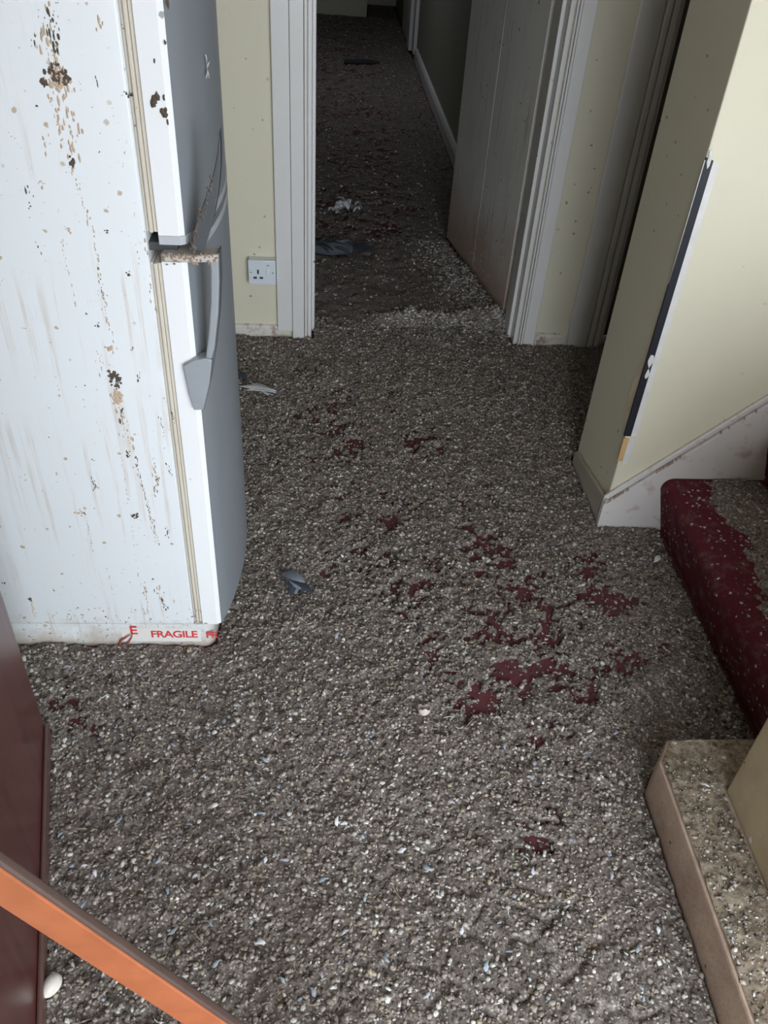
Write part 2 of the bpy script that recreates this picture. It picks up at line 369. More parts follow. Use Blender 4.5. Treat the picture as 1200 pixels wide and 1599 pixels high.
def grid(x0, x1, y0, y1, st):
    xs = np.arange(x0, x1+st*.5, st); ys = np.arange(y0, y1+st*.5, st)
    gx, gy = np.meshgrid(xs, ys); nx = len(xs); ny = len(ys)
    gx = gx + (rng.random(gx.shape)-.5)*st*.5; gy = gy + (rng.random(gy.shape)-.5)*st*.5
    gz = height(gx.ravel(), gy.ravel()); V = np.column_stack([gx.ravel(), gy.ravel(), gz])
    i = np.arange(nx*ny).reshape(ny, nx); q = np.stack([i[:-1,:-1], i[:-1,1:], i[1:,1:], i[1:,:-1]], -1).reshape(-1,4)
    bl = blocked(gx.ravel(), gy.ravel()); q = q[~bl[q].any(1)]
    q = q[(gz[q] > -.008).any(1)]
    return V, q
def npmesh(name, V, Fq):
    used = np.unique(Fq); rm = np.full(len(V), -1); rm[used] = np.arange(len(used)); V = V[used]; Fq = rm[Fq]; k = Fq.shape[1]
    me = bpy.data.meshes.new(name); me.vertices.add(len(V)); me.vertices.foreach_set('co', V.astype(np.float32).ravel())
    me.loops.add(Fq.size); me.loops.foreach_set('vertex_index', Fq.astype(np.int32).ravel())
    me.polygons.add(len(Fq)); me.polygons.foreach_set('loop_start', np.arange(0, Fq.size, k, dtype=np.int32))
    me.update(calc_edges=True); me.validate(); return me, used
V1, Q1 = grid(X_L, 1.05, .34, 3.32, .0045)
V2, Q2 = grid(1.05, 2.2, 2.285, 3.10, .012)
V3, Q3 = grid(-.5, .812, 3.32, 12.2, .011)
Vn = np.concatenate([V1,V2,V3]); Qn = np.concatenate([Q1, Q2+len(V1), Q3+len(V1)+len(V2)])
me, _ = npmesh('droppings', Vn, Qn)
drop = tag(link('droppings', me, M_crust), 'thick grey-brown crust of bird droppings covering the red carpet', 'droppings', None, 'stuff')
# loose pellets
ico_v = []; ph = (1+5**.5)/2
for a in (-1,1):
    for b in (-ph,ph): ico_v += [(0,a,b),(a,b,0),(b,0,a)]
ico_v = np.array(ico_v)/math.hypot(1,ph)
_bm = bmesh.new(); [_bm.verts.new(v) for v in ico_v]; _bm.verts.ensure_lookup_table(); _r = bmesh.ops.convex_hull(_bm, input=_bm.verts); _bm.verts.index_update()
ico_f = np.array([[v.index for v in f.verts] for f in _bm.faces]); _bm.free()
TONES = np.array([(.17,.132,.112),(.27,.225,.195),(.40,.35,.305),(.60,.575,.53),(.055,.047,.042),(.33,.37,.42),(.42,.36,.25),(.75,.74,.70)])
def pellets(name, P, size, probs, parent, mat=M_pellet):
    n = len(P); k = len(ico_v)
    ax = rng.random((n,3))*np.array([1.0,.8,.45])+np.array([.6,.45,.35]); V = ico_v[None]*ax[:,None]*(.75+.5*rng.random((n,k,1)))
    th = rng.random(n)*6.283; c, s = np.cos(th)[:,None], np.sin(th)[:,None]
    V = np.stack([V[...,0]*c - V[...,1]*s, V[...,0]*s + V[...,1]*c, V[...,2]], -1)*size[:,None,None]
    tl = (rng.random((n,2))-.5)*.9; V[...,2] += V[...,0]*tl[:,:1] + V[...,1]*tl[:,1:]
    V = (V + P[:,None]).reshape(-1,3); Fc = (ico_f[None]+(np.arange(n)*k)[:,None,None]).reshape(-1,3)
    tone = TONES[rng.choice(len(TONES), n, p=probs)]*(.75+.5*rng.random((n,1)))
    me, _ = npmesh(name, V, Fc)
    at_ = me.attributes.new('tone', 'FLOAT_COLOR', 'POINT'); cc = np.ones((n*k,4)); cc[:,:3] = np.repeat(tone, k, 0); at_.data.foreach_set('color', cc.astype(np.float32).ravel())
    return tag(link(name, me, mat, parent), kind='stuff')
def scatter(n, x0, x1, y0, y1):
    x = x0+(x1-x0)*rng.random(n); y = y0+(y1-y0)*rng.random(n); h = height(x,y)
    keep = (rng.random(n) > .7*np.clip(gauss(x,y,.42,.56,.17)*1.4,0,1)*(vn(x,y,12,44) > .35)) & ~blocked(x-.004,y) & ~blocked(x+.004,y) & ~blocked(x,y+.008) & ((h > -.002) | (rng.random(n) < .30)); x, y, h = x[keep], y[keep], np.maximum(h[keep], 0)
    return np.column_stack([x,y,h])
P0 = scatter(86000, X_L, 1.03, .42, 3.28)
pr = np.array([.19,.22,.26,.14,.09,.02,.04,.04]); pr /= pr.sum()
pellets('pellets', P0 + np.array([0,0,.0008]), .0022 + .0038*rng.random(len(P0))**1.7, pr, drop)
Ph = scatter(9000, -.49, .80, 3.30, 11.2)
pellets('hall_pellets', Ph, .0035 + .007*rng.random(len(Ph))**2, pr, drop)
# pale crumbs on the threshold ridge and beside the open door
Pr_ = np.column_stack([.20+.58*rng.random(2600)**.8, 3.29+.06*rng.standard_normal(2600), np.zeros(2600)])
Pr_[:,1] += .05*(vn(Pr_[:,0],Pr_[:,0]*0,8,91)-.5); Pr_ = Pr_[vn(Pr_[:,0],Pr_[:,1],14,92) > .42]
tt = rng.random(2600); Pd = np.column_stack([.772-.144*tt-.02-.10*np.abs(rng.standard_normal(2600)), 3.33+.9*tt, np.zeros(2600)])
Pc = np.concatenate([Pr_,Pd]); Pc = Pc[~blocked(Pc[:,0],Pc[:,1])]; Pc[:,2] = np.maximum(height(Pc[:,0],Pc[:,1]),0)
pp = np.array([.12,.15,.25,.25,.03,.08,.02,.10]); pp /= pp.sum()
pellets('pale_crumbs', Pc, .003+.006*rng.random(len(Pc))**2, pp, drop)
# straw and quill bits
def sticks(name, n, mat, x0, x1, y0, y1, lmin, lmax, r):
    P = scatter(n, x0, x1, y0, y1); m = MB()
    for p in P:
        a = random.uniform(0,6.283); l_ = random.uniform(lmin,lmax)/2; b = random.uniform(-.8,.8)
        pts = []
        for s in (-1,-.3,.4,1):
            aa = a + b*s*.5; pts.append((p[0]+l_*s*math.cos(aa), p[1]+l_*s*math.sin(aa), p[2]+.005+.002*math.sin(3*s+a)))
        if blocked(np.array([pts[0][0],pts[3][0]]), np.array([pts[0][1],pts[3][1]])).any(): continue
        m.tube(pts, [r*.5,r,r,r*.4], 4)
    return tag(m.build(name, mat, drop), kind='stuff')
sticks('straw_bits', 420, plain('straw', (.42,.37,.27), .8), -.8, 1.0, .45, 3.2, .010, .035, .0008)
sticks('quill_bits', 260, plain('quill', (.62,.63,.62), .6), -.8, 1.0, .45, 3.2, .008, .022, .0009)

# ---------------------------------------------------------------- staircase
sx0 = 1.0; GO = .262; RI = .20
st = empty('staircase', (1.04, 1.5, 0), 'red carpeted stairs climbing to the right, treads caked with droppings', 'stairs')
M_stc = t = NT('stair_carpet', .95, .15)
n = t.noise(500, 2); c = t.mix(n, (.065,.012,.020), (.150,.026,.040)); c = t.mix(t.ramp(t.noise(24,5,.7),[(.5,0.),(.72,.55)]), c, (.20,.15,.13)); c = specks(t, c, 55, .26, (.50,.44,.42)); t.col(c); t.bump(n, .5, .003); M_stc = t.m
ya, yb = 1.052, Y_R0-.021
for i in range(6):
    xn = sx0+i*GO; zt = RI*(i+1); r = .034
    prof = [(xn+.045, RI*i)]
    for k in range(9):
        a = math.pi*(1.15 - 0.65*k/8)
        prof.append((xn+r+r*math.cos(a), zt-r+r*math.sin(a)))
    prof += [(xn+GO+.060, zt), (xn+GO+.060, RI*i)]
    MB().prism(prof, 'y', ya, yb).build('step', M_stc, st, smooth=True)
# caked tread tops
def tread_h(x, y, i):
    xn = sx0+i*GO; f = np.clip((x-xn-.04-.13*(.6*vn(x,y,14,71+i)+.4*vn(x,y,50,75)))/.05, -1, 1)
    return RI*(i+1) - .004 + .012*f*(.5+vn(x,y,30,72)) + .006*(vn(x,y,70,73)-.5)
VV=[];QQ=[];off=0
for i in range(3):
    xs = np.arange(sx0+i*GO+.02, sx0+(i+1)*GO+.030, .005); ys = np.arange(ya+.006, yb-.004, .005)
    gx, gy = np.meshgrid(xs, ys); V = np.column_stack([gx.ravel(), gy.ravel(), tread_h(gx.ravel(), gy.ravel(), i)])
    ii = np.arange(gx.size).reshape(gx.shape); VV.append(V); QQ.append(np.stack([ii[:-1,:-1],ii[:-1,1:],ii[1:,1:],ii[1:,:-1]],-1).reshape(-1,4)+off); off += gx.size
me,_ = npmesh('tread_droppings', np.concatenate(VV), np.concatenate(QQ)); tag(link('tread_droppings', me, M_crust, st), kind='stuff')
PS = []
for i in range(2):
    n_ = 2400; x = sx0+i*GO+.02+(GO-.0)*rng.random(n_); y = ya+.01+(yb-ya-.02)*rng.random(n_)
    z = np.maximum(tread_h(x,y,i), RI*(i+1)); PS.append(np.column_stack([x,y,z])[(z > RI*(i+1)+.001) | (rng.random(n_) < .15)])
pellets('tread_pellets', np.concatenate(PS), .002+.0035*rng.random(sum(map(len,PS)))**2, pr, st)

# droppings caked on the plinth top
xs = np.arange(.722,1.03,.0045); ys = np.arange(.36,1.046,.0045); gx, gy = np.meshgrid(xs,ys)
hz = .1345 + .006*(vn(gx,gy,18,81)-.45) + .006*(vn(gx,gy,60,82)-.5)
V = np.column_stack([gx.ravel(),gy.ravel(),hz.ravel()]); ii = np.arange(gx.size).reshape(gx.shape); q = np.stack([ii[:-1,:-1],ii[:-1,1:],ii[1:,1:],ii[1:,:-1]],-1).reshape(-1,4)
q = q[(V[q][...,0].max(1) < .833) | (V[q][...,1].min(1) > .928)]; q = q[(V[q][...,1].max(1) < .985+(V[q][...,0].min(1)-.715)*1.5)]
t = NT('tan_crust', .9, .2); a_ = t.noise(90,5,.7); c = t.mix(t.ramp(a_,[(.38,0.),(.66,1.)]), (.12,.090,.064), (.33,.275,.21)); c = specks(t, c, 45, .25, (.58,.54,.45)); c = specks(t, c, 30, .2, (.08,.055,.035)); t.col(c); t.bump(t.noise(160,4), .5, .003)
me,_ = npmesh('plinth_droppings', V, q); tag(link('plinth_droppings', me, t.m, pt), kind='stuff')
_n = 900; _px = .725+.105*rng.random(_n); _py = .4+.6*rng.random(_n); pellets('plinth_pellets', np.column_stack([_px,_py,.1345+.006*(vn(_px,_py,18,81)-.45)+.001]), .0015+.003*rng.random(_n)**2, pr, pt)

# ---------------------------------------------------------------- fridge freezer
t = NT('fridge_side_enamel', .28)
s_ = t.sep()
c = (.75,.785,.805)
st1 = t.ramp(t.noise(1.0, 5, .65, t.scaled(60,60,2.2)), [(.54, 0.), (.72, .62)])
msk = t.ramp(t.noise(5, 3), [(.42, 0.), (.6, 1.)])
c = t.mix(t.math('MULTIPLY', st1, msk), c, (.50,.36,.24))
low = t.ramp(t.math('ADD', s_[2], t.math('MULTIPLY', t.math('SUBTRACT', t.noise(22,5), .5), .16)), [(.0, .75), (.085, 0.)])
c = t.mix(low, c, (.42,.33,.24)); c = specks(t, c, 38, .13, (.09,.075,.06)); c = specks(t, c, 17, .07, (.05,.045,.04)); c = specks(t, c, 27, .10, (.48,.40,.30))
t.col(c); M_fr = t.m
M_frd = plain('fridge_door_silver', (.25,.275,.305), .38, .06, 3)
M_edge = paint('fridge_door_edge', (.83,.85,.86), .3, dirt=(.12,.10,.08), amount=.15)
M_gask = paint('door_gasket', (.64,.59,.50), .6, dirt=(.30,.21,.13), amount=.8)
M_hand = plain('handle_grey', (.30,.325,.35), .4, .1, 12)
M_dirty = paint('caked_handle', (.12,.10,.085), .7, dirt=(.35,.28,.20), amount=1.0)
M_soil = plain('dried_dropping', (.09,.066,.05), .85, .6, 90)
M_tanstain = plain('brown_stain', (.52,.40,.29), .8, .4, 70)
M_red = plain('red_print', (.62,.045,.05), .6, .25, 60)
M_dark = plain('dark_gap', (.05,.052,.055), .7)
FY0, FY1 = 1.43, 1.985
fr = empty('fridge_freezer', (-.58, 1.70, 0), 'tall white fridge freezer with grey bowed doors, streaked with droppings', 'fridge')
MB().box(-.90, -.312, FY0, FY1, .078, 1.76).build('cabinet', M_fr, fr, bev=.006, seg=3)
# base with a rounded front corner
bp = [(-.89,FY0),(-.300,FY0)]
for k in range(7):
    a = -math.pi/2 + math.pi/2*k/6; bp.append((-.292+.026*math.cos(a), FY0+.026+.026*math.sin(a)))
bp += [(-.252,1.70),(-.266,FY1),(-.89,FY1)]
MB().prism(bp, 'z', .0, .079).build('base_panel', M_fr, fr, smooth=True)
def door(z0, z1):
    ys = np.linspace(FY0, FY1, 17); poly = [(-.291, FY0), (-.256, FY0), (-.2465, FY0+.006)]
    for yv in ys[1:-1]: poly.append((-.244 + .036*(1-((yv-1.7075)/.2775)**2), yv))
    poly += [(-.244, FY1), (-.291, FY1)]
    return poly
def fdoor(z0, z1):
    poly = door(z0,z1)
    d = MB().prism(poly, 'z', z0, z1).build('door', M_frd, fr, smooth=True)
    d.data.materials.append(M_edge)
    for p in d.data.polygons:
        if p.normal.y < -.6: p.material_index = 1
    gk = MB()
    for a0, a1, y in ((-.3115,-.3065,.006),(-.3055,-.299,.0),(-.2985,-.2915,.004)):
        gk.box(a0, a1, FY0+y, FY1-.01, z0+.004, z1-.004)
    gk.build('gasket', M_gask, d, bev=.0015)
    return d
dl = fdoor(.080, 1.005); du = fdoor(1.052, 1.75)
def cap(z0, z1, parent):
    MB().prism([(x*1.0 - (.0 if x < -.29 else -.0008), y) for x, y in door(0,0)], 'z', z0, z1).build('end_cap', plain('cap_grey', (.46,.48,.51), .45, .1), parent, smooth=True)
cap(1.0055, 1.020, dl); cap(1.036, 1.0515, du)
MB().box(-.312, -.262, FY0+.012, FY1-.01, 1.0205, 1.0355).build('divider', M_dark, fr)
# lower handle: flat blade in the plane of the door edge
def hp(pts, Y): return [(p[0], p[2]) for p in (on_y(u, v, Y) for u, v in pts)]
HY = FY0-.012
foot = hp([(286,572),(300,566),(322,560),(330,520),(333,470),(333,420),(326,408),(341,396),(342,440),(340,490),(334,555),(326,605),(318,640),(303,641),(296,620)], HY)
blade = MB()
foot_poly = hp([(286,572),(303,563),(321,560),(331,562),(327,600),(318,640),(303,641),(295,615)], HY)
h1 = MB().prism(foot_poly, 'y', HY, HY+.030).build('handle', M_hand, dl, bev=.002)
grip = hp([(321,560),(326,520),(329,470),(329,425),(327,409),(341,396),(342.5,440),(341,490),(335,545),(331,562)], HY)
MB().prism(grip, 'y', HY+.001, HY+.034).build('handle_grip', M_hand, dl, bev=.003)
rim = hp([(342.5,396),(344,440),(342.5,490),(336.5,547),(328.5,600),(319,641),(317,640),(326,600),(334,545),(340.5,490),(341.5,440),(340.5,396)], HY)
MB().prism(rim, 'y', HY+.003, HY+.036).build('handle_rim', plain('handle_edge', (.10,.11,.12), .5), dl)
br = MB(); p = hp([(251,398),(297,400),(341,398),(341,410),(297,411),(253,409)], HY)
br.prism(p, 'y', HY, HY+.036); MBr = br.build('handle_bracket', paint('caked_bracket', (.52,.47,.42), .8, dirt=(.20,.13,.08), amount=1.0), dl, bev=.003)
# upper handle: free curved blade, dirt along its upper edge
ub = hp([(297,392),(303,360),(313,330),(324,300),(333,270),(339,240),(342,205),(344,230),(344,262),(341,300),(334,340),(325,372),(317,395)], HY)
MB().prism(ub, 'y', HY+.004, HY+.034).build('handle', plain('handle_shadow_grey', (.065,.072,.080), .45, .2, 20), du, bev=.002)  # darker grey than the lower handle
soil = MB()
def blob(m, c, rx, ry, rz, seed=None):
    k = 8; vs = [(c[0], c[1]-ry, c[2])]
    for i in range(k):
        a = 2*math.pi*i/k; q_ = random.uniform(.6,1.25); vs.append((c[0]+rx*q_*math.cos(a), c[1], c[2]+rz*q_*math.sin(a)))
    m.add(vs, [(0, 1+i, 1+(i+1)%k) for i in range(k)])
for u, v in ((300,380),(303,366),(307,352),(311,340),(316,327),(321,313),(326,298),(313,335),(305,372),(299,388),(330,283))*5:
    q = on_y(u+random.uniform(-3,5), v+random.uniform(-8,8), HY+.0035); blob(soil, q, random.uniform(.001,.0034), .002, random.uniform(.0015,.006))
tag(soil.build('caked_dirt', M_dirty, du), kind='stuff')
soil = MB()
for k in range(46):
    u = random.uniform(250,340); v = random.choice((399,410,404)) + random.uniform(-3,3); q = on_y(u, v, HY-.001); blob(soil, q, random.uniform(.0015,.004), .002, random.uniform(.0015,.004))
tag(soil.build('caked_dirt', plain('bracket_dirt', (.30,.235,.175), .85, .6, 80), dl), kind='stuff')

# streaks and splats stuck to the fridge side (pixel polylines on its side plane)
dk = MB(); tn = MB()
def streak(m, pts, wd, dens=1.0, fill=.75):
    W = [on_y(u, v, FY0-.0005) for u, v in pts]
    for a, b in zip(W[:-1], W[1:]):
        L = np.linalg.norm(b-a); nseg = max(1, int(L/(.005/dens)))
        for k in range(nseg):
            if random.random() > fill: continue
            q = a+(b-a)*(k+random.random())/nseg; q[0] += random.gauss(0, wd*.5)
            s = min(wd, .0062)*random.uniform(.2,.75); blob(m, q, s*.5, .0012, s*random.uniform(.8,2.2))
def splat(m, u, v, r, n=7):
    for k in range(n):
        q = on_y(u, v, FY0-.0005); q = q + np.array([random.gauss(0,r*.45), 0, random.gauss(0,r*.55)]); s = r*random.uniform(.14,.40); blob(m, q, s, .0014, s*random.uniform(.8,1.6))
c1 = lambda *P: [(x*.41667, y*.41667) for x, y in P]
c2 = lambda *P: [(x*.41667, 500+y*.41667) for x, y in P]
streak(dk, c1((183,35),(195,90),(207,200)), .011, 2.2, .95); streak(tn, c1((175,10),(198,120),(225,300),(262,470),(280,600)), .014, 2.6, .6); streak(tn, c1((150,120),(200,330),(240,520)), .010, 1.8, .4); splat(dk, 88,115, .017, 22); splat(tn, 90,125, .014, 22); streak(tn, c1((215,290),(245,380),(262,480)), .006, 1, .6)
splat(dk, 112,251, .009, 9); streak(tn, c1((268,610),(290,690),(320,780),(345,850),(360,930),(375,1030),(402,1200)), .0045, 1.3, .8); streak(dk, c1((318,765),(348,855)), .003,1,.4); streak(dk, c1((368,1000),(390,1110)), .0035,1,.5)
streak(dk, c1((125,130),(132,180)), .004, 1.2); streak(tn, c1((165,490),(175,540),(168,590)), .007,1,.55); splat(tn, 66,287,.006); streak(dk, c1((100,698),(113,735)), .005,1.5,1)
splat(dk, 47,321,.004,4); streak(tn, c1((232,890),(250,1010),(288,1160)), .003,1,.6); streak(dk, c1((362,285),(366,320)), .0028,1.3,1); splat(dk,202,146,.006,7); splat(dk,166,362,.005,6); splat(dk,201,429,.005,6)
splat(dk,57,164,.004,4); splat(dk,70,131,.005,5); streak(dk, c1((135,905),(150,950)), .003,1.1,.8); streak(tn, c1((360,0),(372,120)), .008,1,.5); streak(tn, c1((140,0),(165,110),(180,200)), .004,1,.5)
streak(tn, c1((185,380),(225,480),(240,560)), .006,1,.5); splat(dk, 155,237,.003,3); splat(tn,105,360,.006,5); streak(tn, c1((505,900),(525,1010)), .003,1,.5); streak(tn, c1((540,850),(565,1100),(600,1200)), .005,1,.45); splat(dk,135,490,.004,4)
splat(dk, 180,587, .014, 20); splat(tn, 184,620, .014, 20); splat(dk,184,602,.009,9); streak(dk, c2((432,250),(450,320),(462,400)), .006,1.2,.55); streak(tn, c2((440,270),(465,400),(492,480)), .012,1.6,.8); streak(dk, c2((500,470),(515,545),(560,720),(600,850)), .0032,1.2,.7); streak(tn, c2((510,520),(550,690),(590,840)), .005,1,.6)
splat(tn,170,544,.010,8); streak(tn, c2((400,0),(420,70),(432,150)), .005,1,.7); streak(tn, c2((370,120),(385,220)), .004,1,.7); streak(dk, c2((525,195),(515,230)), .004,1.4,1); streak(dk, c2((345,590),(355,620),(370,632)), .005,1.5,1); streak(dk, c2((355,625),(350,640)), .004,1.4,1)
splat(tn,127,800,.010,9); splat(dk,131,803,.006,4); streak(tn, c2((320,735),(335,800),(345,870)), .003,1.1,.8); splat(dk,200,708,.007,7); streak(dk, c2((622,530),(635,560),(640,580)), .0035,1.5,1); streak(tn, c2((575,530),(588,600),(582,640)), .007,1.3,.8); streak(dk, c2((590,580),(580,660)), .004,1.3,.8)
splat(dk,210,807,.009,10); streak(dk, c2((500,790),(512,775)), .002,1,.8); streak(dk, c2((622,780),(630,815)), .004,1.4,1); streak(dk, c2((445,490),(465,570),(478,680)), .002,1,.6); streak(tn, c2((480,670),(505,860),(525,1010)), .003,.8,.5); streak(dk, c2((600,360),(612,405)), .003,1.3,1); streak(dk, c2((612,410),(622,460)), .002,1,.6)
streak(dk, c2((640,345),(655,385)), .004,1.4,1); streak(tn, c2((598,1000),(612,1060)), .008,1.3,.8); streak(dk, c2((605,1040),(627,1085)), .005,1.4,1); streak(dk, c2((530,1025),(548,1015)), .004,1.4,1); streak(dk, c2((580,1010),(588,1025)), .004,1.4,1); splat(dk,239,904,.005,5)
splat(dk,48,938,.007,7); streak(tn, c2((115,1040),(128,1110)), .005,1.2,.8); splat(dk,85,922,.004,4); splat(dk,132,635,.0025,3); splat(dk,133,602,.003,3); splat(dk,145,717,.004,3); streak(tn, c2((650,1050),(665,1120)), .004,1,.6); splat(dk,6,910,.006,5); splat(dk,152,507,.005,5); splat(dk,205,545,.004,4); streak(tn, c2((400,930),(430,1040)), .003,.9,.5); streak(tn, c2((540,980),(560,1130)), .005,1,.5)
for k in range(260):
    u = random.uniform(0, 300); v = random.uniform(0, 1000)
    if u > 200+v*.1: continue
    splat(dk if random.random() < .55 else tn, u, v, random.uniform(.0012,.003), random.choice((1,1,2)))
for k in range(160):
    u = random.uniform(30, 320); v = random.uniform(950, 1012); splat(tn if random.random() < .7 else dk, u, v, random.uniform(.002,.006), 2)
tag(dk.build('dark_splashes', M_soil, fr), kind='stuff'); tag(tn.build('brown_streaks', M_tanstain, fr), kind='stuff')
ds = MB()
for u, v, r in ((241,155,.005),(240,161,.005),(245,150,.005),(254,175,.0045),(257,179,.005),(259,172,.003),(238,164,.003)): blob(ds, on_y(u,v,FY0-.001), r, .003, r*1.5)
for u, v, r in ((258,66,.002),(262,5,.003),(256,152,.002),(241,95,.0015),(262,190,.002)): blob(ds, on_y(u,v,FY0-.001), r, .001, r*2.4)
tag(ds.build('dark_splashes', M_soil, du), kind='stuff')
# lettered tape round the base
tp = MB(); a = on_y(196, 972, FY0)
tp.box(-.492, -.298, FY0-.0012, FY0-.0002, .018, .066)
tape = tp.build('tape', paint('clear_tape', (.74,.72,.69), .3, dirt=(.45,.33,.22), amount=.6), fr)
def text(body, u, v, size, parent):
    cu = bpy.data.curves.new('lettering', 'FONT'); cu.body = body; cu.size = size; cu.extrude = .0003; cu.offset = size*.018; cu.space_character = 0.93
    o = bpy.data.objects.new('lettering', cu); COL.objects.link(o); bpy.context.view_layer.update()
    me = bpy.data.meshes.new_from_object(o.evaluated_get(bpy.context.evaluated_depsgraph_get())); COL.objects.unlink(o); bpy.data.objects.remove(o)
    p = on_y(u, v, FY0-.0017); R_ = Matrix.Rotation(math.radians(90), 4, 'X'); me.transform(Matrix.Translation(p) @ R_)
    return link('lettering', me, M_red, parent)
text('E', 203, 990, .040, tape); text('FRAGILE', 236, 995, .033, tape)
text('FR', 322, 996, .030, tape)
tl = [on_y(u, v, FY0-.006) for u, v in ((207,990),(205,997),(200,1004),(193,1009),(187,1007),(189,1000),(196,996),(203,991))]
MB().tube([tuple(p) for p in tl], [.0012,.0016,.002,.0025,.003,.0025,.002,.0012], 6).build('tape_tail', plain('red_tape', (.38,.08,.06), .5, .5, 40), tape, smooth=True)

# ---------------------------------------------------------------- wall socket
M_sock = plain('socket_plastic', (.70,.75,.80), .35, .04, 10)
so_ = empty('wall_socket', (-.245, Y_B, .3), 'white single switched wall socket beside the doorway frame', 'socket')
MB().box(-.299,-.1955, Y_B-.034, Y_B-.0005, .243,.338).build('back_box', M_sock, so_, bev=.003)
MB().box(-.300,-.1952, Y_B-.044, Y_B-.0345, .242,.339).build('faceplate', M_sock, so_, bev=.003)
yf = Y_B-.0448
M_hole = plain('socket_hole', (.03,.03,.035), .6)
for x, z, w_, h_ in ((-.2625,.294,.0035,.0085),(-.274,.270,.0065,.004),(-.2505,.270,.0065,.004)):
    MB().box(x-w_, x+w_, yf-.0004, yf+.004, z-h_, z+h_).build('pin_hole', M_hole, so_)
MB().prism([(yf+.004,.281),(yf-.0045,.283),(yf-.0012,.309),(yf+.004,.311)], 'x', -.229,-.217).build('switch', M_sock, so_, bev=.001)
MB().box(-.229,-.219, yf-.0003, yf+.002, .318,.323).build('indicator', plain('indicator_grey',(.40,.38,.42),.4), so_)
for x in (-.289,-.2065):
    MB().tube([(x, yf-.0006, .291),(x, yf+.003, .291)], .0032, 8).build('screw', plain('screw_steel',(.42,.42,.44),.35,metal=.7), so_)

# ---------------------------------------------------------------- brown front door, bottom left
t = NT('red_brown_gloss', .32)
c = t.mix(t.ramp(t.noise(2, 5, .6, t.scaled(20,20,.8)), [(.4,0.),(.7,1.)]), (.085,.022,.021), (.125,.040,.034))
c = t.mix(t.ramp(t.noise(4,4,.6,t.scaled(30,30,1.2)),[(.66,0.),(.76,.5)]), c, (.30,.16,.10)); t.col(c); t.bump(t.noise(20,4), .08, .002); M_brown = t.m  # sparse lighter streaks paint in reflections on the gloss
D0 = Vector((-.424,.40,0)); D1 = Vector((-.608,1.159,0)); DV = (D1-D0).normalized(); DN = Vector((DV.y,-DV.x,0))   # towards the hall
if DN.x < 0: DN = -DN
DLn = (D1-D0).length
def dbox(s0, s1, n0, n1, z0, z1):
    vs = []
    for z in (z0,z1):
        for s, n_ in ((s0,n0),(s1,n0),(s1,n1),(s0,n1)):
            p = D0+DV*s+DN*n_; vs.append((p.x,p.y,z))
    return MB().add(vs, [(3,2,1,0),(4,5,6,7),(0,1,5,4),(1,2,6,5),(2,3,7,6),(3,0,4,7)])
d3 = struct(dbox(0, DLn, -.044, 0, .006, 2.0).build('door_3', M_brown, bev=.003), 'red-brown gloss front door standing open at the lower left')
tag(dbox(0, DLn, .0005, .010, .008, .050).build('weather_bar', plain('worn_brown', (.115,.060,.050), .45, .2), d3, bev=.004), 'lighter brown band standing for a reflection along the door foot')  # reflection at the door foot painted in as a raised lighter strip
dbox(DLn-.10, DLn-.075, .0005, .045, 1.0, 1.03).build('door_handle', plain('door_brass',(.3,.22,.1),.35,metal=.8), d3, bev=.005)

# ---------------------------------------------------------------- orange batten leaning across the entrance
YB_ = .40
t = NT('orange_wood', .5)
c = t.mix(t.ramp(t.noise(3,5,.6,t.scaled(8,8,8)),[(.35,0.),(.7,1.)]), (.34,.105,.042), (.42,.135,.055)); t.col(c); t.bump(t.noise(40,4), .1, .001); M_or = t.m
u0 = on_y(0,1388,YB_); u1 = on_y(318,1599,YB_)
dv = (u1-u0); dv /= np.linalg.norm(dv); nv = np.array([-dv[2],0,dv[0]]); nv = nv if nv[0] > 0 else -nv
hw = .0225
base = u0 + dv*((.022-u0[2])/dv[2]); top = u0 - dv*.285
bat = empty('wooden_batten', tuple(base), 'bright orange wooden batten slanting across the lower left corner', 'plank')
pts = []
for p in (base, top):
    for s_w, yy in ((-hw,0),(hw,0),(hw,.012),(-hw,.012)): pts.append(p+nv*s_w+np.array([0,yy,0]))
F6 = [(3,2,1,0),(4,5,6,7),(0,1,5,4),(1,2,6,5),(2,3,7,6),(3,0,4,7)]
bo = MB().add(pts, F6).build('face_board', M_or, bat, bev=.002)
pts = []
for p in (base, top):
    for s_w, yy in ((hw+.0004,.001),(hw+.006,.003),(hw+.006,.012),(hw+.0004,.012)): pts.append(p+nv*s_w+np.array([0,yy,0]))
tag(MB().add(pts, F6).build('edge_strip', plain('dark_brown_edge', (.075,.045,.036), .6, .3), bat, bev=.002), 'dark brown upper edge')

